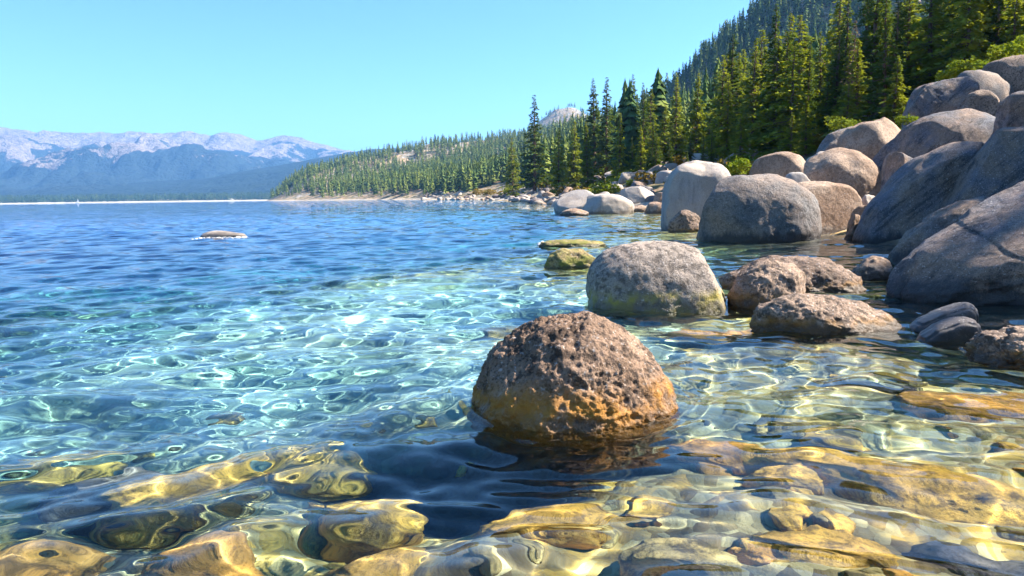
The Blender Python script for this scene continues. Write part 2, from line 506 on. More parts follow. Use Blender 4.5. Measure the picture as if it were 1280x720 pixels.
def vadd(a_, b_):
    n_ = m.n('ShaderNodeVectorMath', operation='ADD'); m.put(n_.inputs[0], a_); m.put(n_.inputs[1], b_); return n_.outputs[0]
def vmul(a_, k):
    n_ = m.n('ShaderNodeVectorMath', operation='SCALE'); m.put(n_.inputs[0], a_); m.put(n_.inputs['Scale'], k); return n_.outputs[0]
wa = vmul(ncol(m.scale(p, (1.0, 1.6, 1)), 1.3, 3, .6, .75), m.step(vd.outputs['Value'], 14, 50))
wb = vmul(ncol(m.scale(p, (.8, 1.5, 1)), .22, 4, .65, .55), m.step(vd.outputs['Value'], 35, 120))
geo = m.n('ShaderNodeNewGeometry')
nn = m.n('ShaderNodeVectorMath', operation='NORMALIZE'); m.put(nn.inputs[0], vadd(geo.outputs['Normal'], vadd(wa, wb)))
m.put(g.inputs['Normal'], nn.outputs[0])
m.t.links.new(g.outputs[0], m.out.inputs[0])
va = m.n('ShaderNodeVolumeAbsorption'); va.inputs[0].default_value = (.02, .77, .965, 1)
m.put(va.inputs[1], m.math('MULTIPLY', m.math('LESS_THAN', m.z(), .06), .56))
m.t.links.new(va.outputs[0], m.out.inputs[1])
M['water'] = m.m
rs = np.concatenate([[.02, .2, .4], np.geomspace(.55, 70, 1150), np.geomspace(71, 9000, 110)])
water = link('lake_water', polar_sheet('lake_water', rs, angles(R(46), 900, 170), water_z, M['water']), M['water'])
tag(water, kind='structure')
water.cycles.is_caustics_caster = True


# ------------------------------------------------------------------ boulders
_ico = {}


def ico(n):
    if n not in _ico:
        bm = bmesh.new(); bmesh.ops.create_icosphere(bm, subdivisions=n, radius=1)
        bm.verts.ensure_lookup_table()
        V = np.array([v.co[:] for v in bm.verts]); Fc = np.array([[v.index for v in f.verts] for f in bm.faces])
        bm.free(); _ico[n] = (V, Fc)
    return _ico[n]


def rock_mesh(name, rad, seed, sub=5, p=2.4, lump=.10, rough=.012, cuts=2, skew=(0, 0), pits=0.0, cutdepth=(.68, .9), cracks=0, flat=.88, pf=20.0, flare=0.0):
    """rad = (rx, ry, rz) in metres; returns a mesh centred on the rock's middle"""
    V, Fc = ico(sub); V = V.copy()
    r = np.random.RandomState(seed)
    e = 2.0 / p
    D = V / np.linalg.norm(V, axis=1)[:, None]
    k = (np.abs(D) ** p).sum(1) ** (-1 / p)
    S = D * k[:, None]
    n1 = fbm(D[:, 0] * 1.1 + seed, D[:, 1] * 1.1, D[:, 2] * 1.1, seed, 3)
    S *= (1 + lump * n1)[:, None]
    for c in range(cuts):
        nrm = r.randn(3); nrm[2] = abs(nrm[2]) * .6; nrm /= np.linalg.norm(nrm)
        dep = r.uniform(*cutdepth)
        d = S @ nrm - dep
        S -= (np.where(d > 0, d, 0) * flat)[:, None] * nrm
    S[:, 0] += skew[0] * np.clip(S[:, 2], 0, 1) ; S[:, 1] += skew[1] * np.clip(S[:, 2], 0, 1)
    P = S * np.array(rad)
    q = P
    m_ = min(rad)
    dsp = fbm(q[:, 0] * 2.0, q[:, 1] * 2.0, q[:, 2] * 2.0, seed + 3, 4) * rough * 1.8 + fbm(q[:, 0] * 9, q[:, 1] * 9, q[:, 2] * 9, seed + 4, 4, .6) * rough
    if pits:
        f = fbm(q[:, 0] * pf, q[:, 1] * pf, q[:, 2] * pf * .8, seed + 6, 5, .62)
        f2 = fbm(q[:, 0] * 5, q[:, 1] * 5, q[:, 2] * 4, seed + 8, 3, .6)
        dsp = dsp - pits * np.abs(f) ** .8 * (1 + .8 * f2) + pits * .6
    for c in range(cracks):
        nrm = r.randn(3); nrm /= np.linalg.norm(nrm)
        w = (q @ nrm) / m_ + .25 * vnoise(q[:, 0] / m_ * 1.5, q[:, 1] / m_ * 1.5, q[:, 2] / m_ * 1.5, seed + 20 + c) - r.uniform(-.3, .3)
        dsp = dsp - m_ * .035 * np.exp(-(w / .018) ** 2)
    P = P + D * dsp[:, None]
    if flare: P[:, :2] *= (1 - flare * np.clip(P[:, 2] / rad[2], -1, 1))[:, None]
    return mesh_np(name, P, Fc)


def boulder(label, x0, x1, yt, yb, mat, seed, d=None, dr=.8, cat='boulder', sub=5, name='boulder', bury=.35, roll=0, rz=0, zmode='water', **kw):
    """rock seen between photo columns x0..x1, crest at yt, foot at yb; d = forward distance of its foot"""
    xm = (x0 + x1) / 2
    if d is None:
        d = ydist(xm, yb)
    dist_guess = d
    rx = (x1 - x0) / 2 / F * d
    ry = rx * dr
    Yc = d + ry * .85
    rx = (x1 - x0) / 2 / F * Yc * .985
    base = pt(xm, yb, d); zt = pt(xm, yt, Yc).z; xc = pt(xm, (yt + yb) / 2, Yc).x
    hgt = zt - base.z
    zc = base.z + hgt * (.42 - bury) if bury < .42 else base.z
    rzz = zt - zc
    me = rock_mesh(name, (rx, ry, rzz), seed, sub=sub, **kw)
    nv = len(me.vertices); A_ = np.empty(nv * 3, np.float32); me.vertices.foreach_get('co', A_); A_ = A_.reshape(-1, 3)
    rot = np.array(Euler((0, R(roll), R(rz))).to_matrix()); A_ = A_ @ rot.T
    z0 = base.z - zc
    for _ in range(2):
        A_[:, 2] *= rzz / A_[:, 2].max()
        vis = A_[A_[:, 2] > z0]
        lo, hi = vis[:, 0].min(), vis[:, 0].max()
        A_[:, 0] = (A_[:, 0] - (lo + hi) / 2) * (2 * rx / (hi - lo))
    me.vertices.foreach_set('co', A_.astype(np.float32).ravel()); me.update()
    o = link(name, me, M[mat], loc=(xc, Yc, zc))
    o.cycles.is_caustics_receiver = True
    tag(o, label, cat)
    return o


# rocks standing in the water
boulder('large pitted brown boulder with orange algae at its waterline, alone in the clear shallows', 580, 850, 390, 533, 'hero', 3, flare=.16, dr=.8, sub=7, p=1.95, lump=.05, rough=.016, pits=.019, pf=26.0, cuts=2, bury=.5, skew=(-.02, .0), cutdepth=(.86, .95))
boulder('big rounded grey boulder with a greenish foot, standing behind the pitted brown boulder', 731, 917, 301, 386, 'second', 11, flare=.08, dr=.75, sub=6, p=2.35, lump=.05, rough=.008, pits=.010, cuts=1, skew=(-.16, 0), bury=.5)
boulder('long low brown rock lying in the water right of the big grey boulder', 898, 1082, 318, 366, 'brown', 15, dr=.45, sub=6, p=2.2, lump=.10, rough=.02, pits=.02, cuts=0, roll=2, bury=.5)
boulder('peaked brown rock in front of the long low brown rock', 908, 1012, 324, 384, 'brown', 17, dr=.6, sub=6, p=1.9, lump=.08, rough=.015, pits=.016, cuts=2, bury=.5)
boulder('flat brown rock sloping down into the water towards the two dark stones', 935, 1132, 366, 416, 'brown', 19, dr=.40, sub=6, p=2.2, lump=.08, rough=.015, pits=.016, cuts=1, roll=9, bury=.5)
boulder('low olive mossy rock awash, left of the big rounded grey boulder', 679, 756, 310, 337, 'moss', 23, dr=.6, sub=5, p=2.3, lump=.12, rough=.02, pits=.012, cuts=1, bury=.3)
boulder('pale yellowish rock barely breaking the surface behind the olive mossy rock', 672, 758, 299, 309, 'moss', 25, dr=.5, sub=5, p=2.2, lump=.1, rough=.02, cuts=1, bury=.35)
boulder('small light brown rock between the long low rock and the huge shaded boulder', 1064, 1120, 320, 349, 'warm', 27, dr=.7, sub=5, p=2.5, lump=.16, rough=.02, cuts=3, bury=.3)
def wedge(label, outline, Y, thick, seed):
    """angular stone: outline given as photo points at forward distance Y, with real thickness"""
    P_ = [pt(a, b, Y) for a, b in outline]
    c = sum(P_, Vector()) / len(P_)
    bm = bmesh.new()
    for q_ in P_:
        for k_, (ty, sh_) in enumerate(((-.5, .86), (0, 1.0), (.5, .80))):
            v_ = (q_ - c) * sh_
            bm.verts.new((v_.x + .15 * thick * k_, ty * thick, v_.z + (.04 * thick if k_ == 2 else 0)))
    h_ = bmesh.ops.convex_hull(bm, input=bm.verts)
    bmesh.ops.delete(bm, geom=[g_ for g_ in h_['geom_interior'] if isinstance(g_, bmesh.types.BMVert)], context='VERTS')
    bmesh.ops.bevel(bm, geom=[e_ for e_ in bm.edges if e_.calc_face_angle(0) > .25], offset=.025, segments=3, affect='EDGES', clamp_overlap=True)
    bmesh.ops.triangulate(bm, faces=bm.faces)
    for _ in range(3):
        bmesh.ops.subdivide_edges(bm, edges=[e_ for e_ in bm.edges if e_.calc_length() > .035], cuts=1, use_grid_fill=True)
        bmesh.ops.triangulate(bm, faces=bm.faces)
    for _ in range(1): bmesh.ops.smooth_vert(bm, verts=bm.verts, factor=.5, use_axis_x=True, use_axis_y=True, use_axis_z=True)
    A_ = np.array([v_.co[:] for v_ in bm.verts])
    dd = .012 * fbm(A_[:, 0] * 6, A_[:, 1] * 6, A_[:, 2] * 6, seed, 4)
    for v_, d_ in zip(bm.verts, dd): v_.co += v_.normal * float(d_)
    for f_ in bm.faces: f_.smooth = True
    me = bpy.data.meshes.new('stone'); bm.to_mesh(me); bm.free()
    o = link('stone', me, M['dark'], loc=(c.x, Y + .1, c.z)); o.cycles.is_caustics_receiver = True
    return tag(o, label, 'stone')


wedge('dark wedge-shaped stone rising to a blunt right end, the rear of the two', [(1133, 416), (1142, 404), (1180, 388), (1212, 378), (1222, 384), (1226, 404), (1222, 440), (1160, 445), (1136, 432)], 7.0, .34, 4)
wedge('dark wet wedge-shaped stone with a bright sunlit end, the front of the two', [(1146, 424), (1168, 410), (1204, 397), (1226, 401), (1230, 420), (1222, 455), (1165, 460), (1148, 440)], 6.35, .30, 9)
boulder('flat rough dark brown rock at the water edge right of the two dark stones', 1216, 1400, 408, 462, 'brown', 35, dr=.6, sub=6, p=2.4, lump=.1, rough=.035, pits=.03, cuts=1, bury=.3)

# big boulders along the shore
boulder('huge squarish grey boulder standing in the water, its front in shade', 872, 1026, 217, 302, 'boulder', 41, dr=.62, sub=6, p=2.7, lump=.07, rough=.010, cuts=1, bury=.22, cutdepth=(.78, .95), skew=(-.10, 0))
boulder('rounded pinkish boulder leaning behind the right side of the huge squarish grey boulder', 965, 1077, 226, 299, 'warm', 43, d=23.5, dr=.7, sub=6, p=2.35, lump=.09, rough=.008, cuts=1, bury=.25)
boulder('tall pale domed boulder left of the huge squarish grey boulder', 827, 926, 200, 282, 'pale', 45, d=27.5, dr=.75, sub=6, p=2.5, lump=.12, rough=.008, cuts=2, bury=.2, skew=(.08, 0))
boulder('dark wet rock at the foot of the tall pale domed boulder', 834, 880, 262, 290, 'brown', 46, d=26, dr=.6, sub=5, p=2.2, lump=.12, rough=.02, cuts=4, bury=.25)
boulder('pale boulder farthest left of the shore boulders, with a steep shaded left face', 692, 752, 237, 267, 'pale', 47, d=54, dr=.7, sub=5, p=2.3, lump=.12, rough=.008, cuts=4, bury=.25)
boulder('broad low pale boulder touching the farthest-out pale boulder on its right', 716, 793, 242, 267, 'pale', 49, d=53, dr=.6, sub=5, p=2.2, lump=.10, rough=.012, cuts=4, bury=.25)
boulder('small low tan rock in the water at the foot of the farthest-out pale boulders', 699, 736, 260, 270, 'warm', 51, dr=.6, sub=4, p=2.1, lump=.12, rough=.02, cuts=0, bury=.2)
boulder('pale boxy boulder on the shore between the low pale boulder and the tall domed one', 773, 823, 233, 257, 'pale', 53, d=72, dr=.7, sub=5, p=3.0, lump=.12, rough=.012, cuts=5, bury=.2)
boulder('small flat tan rock below the pale boxy boulder', 783, 812, 256, 265, 'warm', 55, d=58, dr=.7, sub=4, p=2.3, lump=.1, rough=.008, cuts=4)
boulder('small tan rock beside the left foot of the tall domed boulder', 806, 836, 252, 266, 'warm', 57, d=52, dr=.7, sub=4, p=2.4, lump=.12, rough=.008, cuts=5)
boulder('small upright tan rock wedged left of the tall domed boulder', 816, 834, 240, 256, 'warm', 58, d=60, dr=.7, sub=4, p=2.4, lump=.12, rough=.008, cuts=5)
boulder('pale angular boulder behind the huge squarish boulder, below the conifers', 930, 1016, 190, 240, 'warm', 59, d=33, dr=.7, sub=5, p=2.5, lump=.14, rough=.012, cuts=4, skew=(.15, 0), roll=-6)
boulder('small pale boulder squeezed behind the round warm-sided boulder', 1004, 1052, 189, 225, 'pale', 61, d=37, dr=.7, sub=5, p=2.4, lump=.1, rough=.008, cuts=5)
boulder('low pale boulder behind the crest of the huge squarish boulder', 980, 1014, 215, 235, 'pale', 62, d=27, dr=.7, sub=4, p=2.4, lump=.1, rough=.008, cuts=4)
boulder('big round boulder with a sunlit brown right side and grey left side', 999, 1098, 184, 255, 'warm', 63, d=27.5, dr=.8, sub=6, p=2.35, lump=.10, rough=.008, cuts=1, bury=.2, cutdepth=(.75, .95))

# rubble pile between the rounded and the sloping boulders
for k, (x0, x1, yt, yb, d, lab) in enumerate([
        (1078, 1118, 262, 292, 20.5, 'tan rounded stone at the front of the rubble between two shore boulders'),
        (1062, 1098, 256, 282, 22.5, 'brown stone at the left of the rubble between two shore boulders'),
        (1090, 1128, 245, 268, 23.5, 'pinkish slab leaning in the middle of the rubble between two shore boulders'),
        (1072, 1094, 243, 260, 24.5, 'small grey stone at the back of the rubble between two shore boulders'),
        (1104, 1124, 238, 252, 26.0, 'topmost tan stone of the rubble between two shore boulders'),
        (1060, 1076, 268, 290, 21.0, 'dark small stone wedged against the rounded pinkish boulder')]):
    boulder(lab, x0, x1, yt, yb, 'warm' if k % 3 else 'pale', 70 + k, d=d, dr=.8, sub=4, p=2.7, lump=.16, rough=.02, cuts=4, cat='stone', name='stone', roll=(-12, 8, 25, 0, -10, 15)[k])

# the shaded slope of boulders on the right
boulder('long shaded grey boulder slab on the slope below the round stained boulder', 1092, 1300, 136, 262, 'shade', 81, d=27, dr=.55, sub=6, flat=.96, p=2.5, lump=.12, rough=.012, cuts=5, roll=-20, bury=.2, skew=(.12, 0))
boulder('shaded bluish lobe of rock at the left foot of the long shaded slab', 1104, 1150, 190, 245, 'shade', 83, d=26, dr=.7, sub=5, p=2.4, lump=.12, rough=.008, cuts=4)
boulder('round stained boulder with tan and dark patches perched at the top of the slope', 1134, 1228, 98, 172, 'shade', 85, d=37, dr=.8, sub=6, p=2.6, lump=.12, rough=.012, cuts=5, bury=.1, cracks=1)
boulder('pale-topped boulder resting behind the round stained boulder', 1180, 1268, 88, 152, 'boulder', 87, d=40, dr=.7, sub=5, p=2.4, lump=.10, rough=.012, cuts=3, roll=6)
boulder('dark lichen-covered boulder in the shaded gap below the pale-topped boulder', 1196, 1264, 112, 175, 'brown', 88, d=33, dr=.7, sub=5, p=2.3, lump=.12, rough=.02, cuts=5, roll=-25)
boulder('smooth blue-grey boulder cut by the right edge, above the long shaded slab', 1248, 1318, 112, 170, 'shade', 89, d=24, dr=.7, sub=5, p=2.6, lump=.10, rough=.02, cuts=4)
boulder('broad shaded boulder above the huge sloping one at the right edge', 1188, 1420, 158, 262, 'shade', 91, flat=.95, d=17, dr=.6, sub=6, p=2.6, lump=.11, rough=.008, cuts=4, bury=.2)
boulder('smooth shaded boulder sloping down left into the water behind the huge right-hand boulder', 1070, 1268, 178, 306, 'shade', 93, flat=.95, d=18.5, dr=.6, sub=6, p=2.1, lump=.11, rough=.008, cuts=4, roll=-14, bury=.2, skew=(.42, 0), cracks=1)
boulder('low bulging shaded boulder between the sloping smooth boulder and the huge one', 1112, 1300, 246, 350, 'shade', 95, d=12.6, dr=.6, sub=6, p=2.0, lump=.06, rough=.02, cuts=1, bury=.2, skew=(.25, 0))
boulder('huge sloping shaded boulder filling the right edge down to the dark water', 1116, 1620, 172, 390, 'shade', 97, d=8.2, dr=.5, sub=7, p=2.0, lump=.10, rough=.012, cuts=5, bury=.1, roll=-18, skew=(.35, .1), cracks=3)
boulder('tan-faced boulder at the edge of the conifers above the long shaded slab', 1052, 1150, 147, 205, 'warm', 99, d=34, dr=.7, sub=5, p=2.8, lump=.12, rough=.012, cuts=4, roll=-14)
boulder('long dark-stained boulder lying under the conifers left of the tan-faced boulder', 1020, 1110, 158, 206, 'boulder', 101, d=38, dr=.5, sub=5, p=2.4, lump=.12, rough=.02, cuts=3, roll=-18)
boulder('shadowy lichen-dark boulder at the top right corner below the bright green bushes', 1228, 1345, 66, 135, 'brown', 103, d=40, dr=.7, sub=5, p=2.3, lump=.12, rough=.02, cuts=5, roll=-10)
boulder('small shaded stone under the round stained boulder', 1190, 1216, 138, 152, 'shade', 105, d=35, dr=.8, sub=4, p=2.4, lump=.12, rough=.008, cuts=4, cat='stone', name='stone')

# ------------------------------------------------------------------ submerged rocks
def sunk(label, px, py, wpx, hh, mat, seed, dr=.7, depth_top=.25, rz=0, name='submerged_rock', sub=5, group=None, **kw):
    """rock under the water: seen at (px, py); top lies depth_top below the surface"""
    # the sight line bends at the surface
    q = pt(px, py, ydist(px, py))
    dv = (q - CAM).normalized()
    hor = Vector((dv.x, dv.y, 0)); sn = hor.length / 1.333
    hd = hor.normalized(); tt = sn / math.sqrt(1 - sn * sn)
    c = q + hd * (tt * depth_top)
    dist = (q - CAM).length
    rx = wpx / 2 / F * dist
    g = H(c.x, c.y)
    o = link(name, rock_mesh(name, (rx, rx * dr, hh), seed, sub=sub, **kw), M[mat], loc=(c.x, c.y, -depth_top - hh))
    if o.location.z - hh * .9 > g:
        o.location.z = g + hh * .8
    o.rotation_euler = (0, 0, R(rz)); o.cycles.is_caustics_receiver = True
    tag(o, label, 'rock' if name == 'submerged_rock' else 'stone', group)
    return o


KW = dict(p=2.4, lump=.14, rough=.015, cuts=3)
sunk('big golden slab under water running out from the bottom right corner', 1130, 590, 330, .22, 'gold', 201, .34, .16, rz=-32, **KW)
sunk('golden submerged boulder low in the picture beneath the right half, with a bright top', 1040, 672, 190, .20, 'gold', 202, .55, .20, rz=-15, **KW)
sunk('orange submerged rock just right of the pitted brown boulder', 890, 548, 120, .15, 'orange', 203, .6, .14, rz=-20, **KW)
sunk('orange submerged ledge in front of the flat sloping brown rock', 930, 410, 190, .14, 'orange', 204, .45, .16, rz=4, **KW)
sunk('golden submerged rock directly in front of the pitted brown boulder', 690, 640, 190, .16, 'gold', 205, .5, .3, rz=10, **KW)
sunk('pale golden submerged rock left of the dark water below the pitted boulder', 455, 612, 150, .16, 'gold', 206, .5, .26, rz=-8, **KW)
sunk('dark blue-grey submerged boulder with a steep side at the lower left', 125, 590, 120, .22, 'slate', 207, .8, .34, rz=35, p=3.2, lump=.08, rough=.01, cuts=3)
sunk('broad golden-brown submerged boulder right of the dark blue-grey one', 235, 585, 200, .24, 'gold', 208, .6, .36, rz=28, **KW)
sunk('golden submerged rock at the far lower left beside the dark blue-grey one', 60, 560, 130, .18, 'gold', 209, .6, .4, rz=20, **KW)
sunk('orange submerged rock in the bottom left corner', 30, 675, 150, .18, 'orange', 210, .6, .3, rz=10, **KW)
sunk('orange-brown submerged rock at the bottom edge left of centre', 265, 690, 150, .18, 'orange', 211, .6, .34, rz=-10, **KW)
sunk('golden submerged boulder in the lower left with swirling bright lines over it', 380, 560, 150, .18, 'gold', 212, .7, .36, rz=0, **KW)
sunk('rounded golden submerged rock at the bottom edge', 470, 690, 130, .15, 'gold', 213, .7, .32, rz=30, **KW)
sunk('olive submerged rock at the bottom edge below and right of the pitted boulder', 860, 690, 150, .16, 'olive', 214, .6, .26, rz=-20, **KW)
sunk('golden brown submerged shelf beneath the flat rough rock at the right edge', 1240, 500, 190, .16, 'orange', 215, .6, .22, rz=-12, **KW)
sunk('brown submerged rock left of the pitted brown boulder top, in turquoise water', 640, 405, 90, .16, 'olive', 216, .7, .22, rz=0, **KW)
sunk('small olive submerged rock in the pale patch right of the pitted boulder', 1000, 520, 110, .12, 'olive', 217, .6, .22, rz=-30, **KW)
sunk('dark submerged rock in the ripples in front of the two dark stones', 1095, 480, 90, .14, 'slate', 218, .5, .34, rz=-20, **KW)
sunk('small golden submerged rock between the orange rock and the golden slab', 985, 590, 90, .13, 'gold', 219, .7, .24, rz=-20, **KW)
sunk('dark submerged boulder at the bottom right below the golden slab', 1210, 690, 160, .18, 'slate', 220, .6, .26, rz=-30, **KW)
# cobbles lying on the bed
cob = [rock_mesh('submerged_stone', (.5, .38, .26), 300 + k, sub=4, p=2.5, lump=.14, rough=.02, cuts=3) for k in range(5)]
cm = ['gold', 'olive', 'orange', 'olive', 'gold']
for k, me in enumerate(cob): me.materials.append(M[cm[k]])
n = 0
while n < 120:
    px = random.uniform(-120, 1400); py = random.uniform(400, 780)
    Y = ydist(px, py); P0 = pt(px, py, Y)
    if Y > 9 or shore_s(np.array([P0.x]), np.array([P0.y]))[0] > -1: continue
    if -4 < P0.x < 0 and P0.y > 5.4 and random.random() < .8: continue
    s_ = random.choice([.10, .13, .18, .22, .28])
    o = link('submerged_stone', cob[n % 5]); n += 1
    o.location = (P0.x, P0.y, H(P0.x, P0.y) + .08 * s_); o.scale = (s_, s_, s_)
    o.rotation_euler = (0, 0, random.uniform(0, 6.28)); o.cycles.is_caustics_receiver = True
    tag(o, 'small algae-covered stone lying on the lakebed under clear water', 'stone', 'small stones on the lakebed')

ground.cycles.is_caustics_receiver = True

# ------------------------------------------------------------------ shoreline rocks farther off
sh = [rock_mesh('shore_rock', (1, .8, .65), 400 + k, sub=3, p=2.5, lump=.14, rough=.012, cuts=3) for k in range(6)]
for k, me in enumerate(sh): me.materials.append(M[['pale', 'boulder', 'pale', 'warm', 'pale', 'shade'][k]])


def put_rock(x, y, s_, lab, grp, dz=0.0):
    o = link('shore_rock', sh[random.randrange(6)])
    o.location = (x, y, max(H(x, y), -.1) + s_ * .15 + dz); o.scale = (s_, s_ * random.uniform(.7, 1), s_ * random.uniform(.6, .95))
    o.rotation_euler = (random.uniform(-.2, .2), random.uniform(-.2, .2), random.uniform(0, 6.28))
    o.cycles.is_caustics_receiver = True
    tag(o, lab, 'rock', grp)


r2 = random.Random(5)
for k in range(170):
    Y = 70 * (640 / 70) ** (r2.random() ** .8)
    xs_ = float(np.interp(Y, SY, SX))
    x = xs_ + r2.uniform(-1.5, 5) * (1 + Y / 200)
    put_rock(x, Y, r2.uniform(.5, 1.3) * (1 + Y / 450), 'pale granite rock in the band of rocks along the distant waterline', 'rocks along the distant waterline')
for k in range(150):
    Y = r2.uniform(70, 190); x = float(np.interp(Y, SY, SX)) + r2.uniform(8, 42)
    put_rock(x, Y, r2.uniform(.7, 2.6), 'grey granite rock on the wooded slope between the conifers and the shore', 'granite rocks on the wooded slope')
for k in range(46):
    Y = r2.uniform(14, 48); x = float(np.interp(Y, SY, SX)) + r2.uniform(1, 16)
    put_rock(x, Y, r2.uniform(.4, 1.0), 'shaded granite rock filling a gap between the large shore boulders', 'rocks between the large shore boulders')

# ------------------------------------------------------------------ conifers
def leafmat(name, a, b, c):
    m = NT(name)
    oi = m.n('ShaderNodeObjectInfo')
    col = m.mix(m.step(m.noise(m.pos, .8, 3, .6), .35, .65), a, b)
    col = m.mix(m.math('MULTIPLY', oi.outputs['Random'], .45), col, c)
    d = m.n('ShaderNodeBsdfDiffuse'); m.put(d.inputs[0], col)
    t = m.n('ShaderNodeBsdfTranslucent'); m.put(t.inputs[0], m.mix(1.0, col, c4(1.0, 1.0, .5), 'MULTIPLY'))
    mx = m.n('ShaderNodeMixShader'); mx.inputs[0].default_value = .34
    m.t.links.new(d.outputs[0], mx.inputs[1]); m.t.links.new(t.outputs[0], mx.inputs[2]); m.t.links.new(mx.outputs[0], m.out.inputs[0])
    return m.m


M['needle'] = leafmat('conifer_needles', c4(.17, .21, .03), c4(.36, .36, .035), c4(.05, .09, .03))
M['needle_dark'] = leafmat('conifer_needles_dark', c4(.08, .12, .03), c4(.15, .19, .035), c4(.03, .06, .02))
M['bush'] = leafmat('bush_leaves', c4(.16, .21, .02), c4(.22, .24, .03), c4(.10, .15, .02))
M['bush_dry'] = leafmat('bush_leaves_dry', c4(.24, .15, .03), c4(.16, .13, .03), c4(.30, .20, .04))
m = NT('conifer_bark'); m.principled(m.mix(m.step(m.noise(m.scale(m.pos, (6, 6, 1)), 1, 4), .4, .6), c4(.20, .12, .08), c4(.10, .06, .045)), .95, .05)
M['bark'] = m.m


def conifer(seed, h=20.0, rad=3.0, taper=.9, whorls=46, per=6, leaves=20, crown0=.12, leaf=.34, gap=.15, fuller=1.0):
    r = np.random.RandomState(seed)
    V = []; Fq = []

    def quad(a, b, c, d):
        i = len(V); V.extend([a, b, c, d]); Fq.append((i, i + 1, i + 2, i + 3))
    tv, tf = [], []
    for k in range(9):
        z = h * k / 8 * .985; rr = h * .016 * (1 - k / 8) ** .8 + .01
        if k == 0: z = -1.0; rr *= 1.3
        for j in range(7):
            a = j / 7 * 2 * math.pi; tv.append((rr * math.cos(a) + .1 * math.sin(z), rr * math.sin(a), z))
    for k in range(8):
        for j in range(7):
            a, b = k * 7 + j, k * 7 + (j + 1) % 7; tf.append((a, b, b + 7, a + 7))
    limb = []
    for w in range(whorls):
        t = crown0 + (1 - crown0) * (w + r.rand() * .6) / whorls
        z0 = h * t
        prof = (1 - t) ** taper * min(1, (t - crown0 + .10) / .16)
        lump = 1 + .38 * math.sin(w * 1.15 + seed)
        for b in range(per):
            if r.rand() < gap: continue
            a = r.rand() * 2 * math.pi
            L = rad * prof * lump * r.uniform(.5, 1.2) + .08
            dz0 = r.uniform(.0, .35) * (1 if t > .5 else .2)
            ca, sa = math.cos(a), math.sin(a)
            nl = max(3, int(leaves * (L / rad) ** .7 * fuller))
            e = (ca * L * .9, sa * L * .9, z0 + L * dz0 - .22 * L)
            i0 = len(tv); wv_ = .025 + .012 * L
            tv.extend([(-sa * wv_, ca * wv_, z0), (sa * wv_, -ca * wv_, z0), (0, 0, z0 + wv_ * 2), e]); tf.extend([(i0, i0 + 1, i0 + 3, i0 + 3), (i0 + 1, i0 + 2, i0 + 3, i0 + 3), (i0 + 2, i0, i0 + 3, i0 + 3)])
            for q in range(nl):
                u = r.rand() ** .6
                side = r.uniform(-1, 1) * .34 * L * (1.08 - u) + r.randn() * .08
                px = ca * u * L - sa * side; py = sa * u * L + ca * side
                pz = z0 + L * dz0 * u - .26 * L * u * u + r.randn() * .10
                s_ = leaf * r.uniform(.6, 1.3) * (.42 + .58 * min(1, prof * 1.6))
                # spray: pointed blade, roughly flat and outward
                a2 = a + r.uniform(-1.0, 1.0); dx, dy = math.cos(a2), math.sin(a2)
                tip = (px + dx * s_ * 1.5, py + dy * s_ * 1.5, pz - s_ * r.uniform(-.25, .7))
                wd = s_ * r.uniform(.3, .5); up = r.uniform(-.5, .5) * s_
                quad((px - dx * s_ * .3, py - dy * s_ * .3, pz), (px - dy * wd + dx * s_ * .5, py + dx * wd + dy * s_ * .5, pz + up - .06), tip, (px + dy * wd + dx * s_ * .5, py - dx * wd + dy * s_ * .5, pz - up + .02))
    tf2 = [f if f[2] != f[3] else f[:3] for f in tf]
    me = bpy.data.meshes.new('trunk'); me.from_pydata(tv, [], tf2); me.update()
    me.materials.append(M['bark'])
    mc = mesh_np('crown', V, Fq, smooth=False)
    return me, mc, h


protos = []
for k, (h, rad, tp, wh, mat, gp) in enumerate([(20, 3.4, 1.0, 50, 'needle', .15), (22, 3.2, .95, 54, 'needle_dark', .2), (19, 3.8, .85, 44, 'needle', .25),
                                               (24, 3.0, .9, 56, 'needle_dark', .28), (16, 2.7, 1.0, 44, 'needle', .15)]):
    tm, cmh, hh_ = conifer(500 + k, h, rad, tp, wh, 7, 24, .08 if k != 3 else .2, .36, gp)
    cmh.materials.append(M[mat])
    protos.append((tm, cmh, hh_))
bt = conifer(520, 17, 2.0, .7, 34, 6, 2, .2, .22, .25); bt[1].materials.append(leafmat('dead_needles', c4(.20, .13, .08), c4(.14, .10, .07), c4(.25, .18, .12))); protos.append(bt)
roots = []
for tm, cmh, hh_ in protos:
    e = empty('conifer_tree'); link('trunk', tm, parent=e); link('crown', cmh, parent=e); roots.append([e, hh_, False])


def place_tree(x, y, hgt, k, lab, grp, z=None, wide=1.0, lean=0.0):
    e, hh_, used = roots[k]
    o = copy_tree(e)
    s_ = hgt / hh_
    o.location = (x, y, (H(x, y) if z is None else z) - .2); o.scale = (s_ * wide, s_ * wide, s_)
    o.rotation_euler = (random.uniform(-.03, .03), random.uniform(-.03, .03) + lean, random.uniform(0, 6.28))
    tag(o, lab, 'tree', grp)
    return o


taken = []


def tree_px(px, yt, Y, k, lab, wide=1.0):
    q = pt(px, yt, Y)
    z = H(q.x, Y)
    taken.append((q.x, Y))
    return place_tree(q.x, Y, q.z - z + .2, k, lab, None, wide=wide)


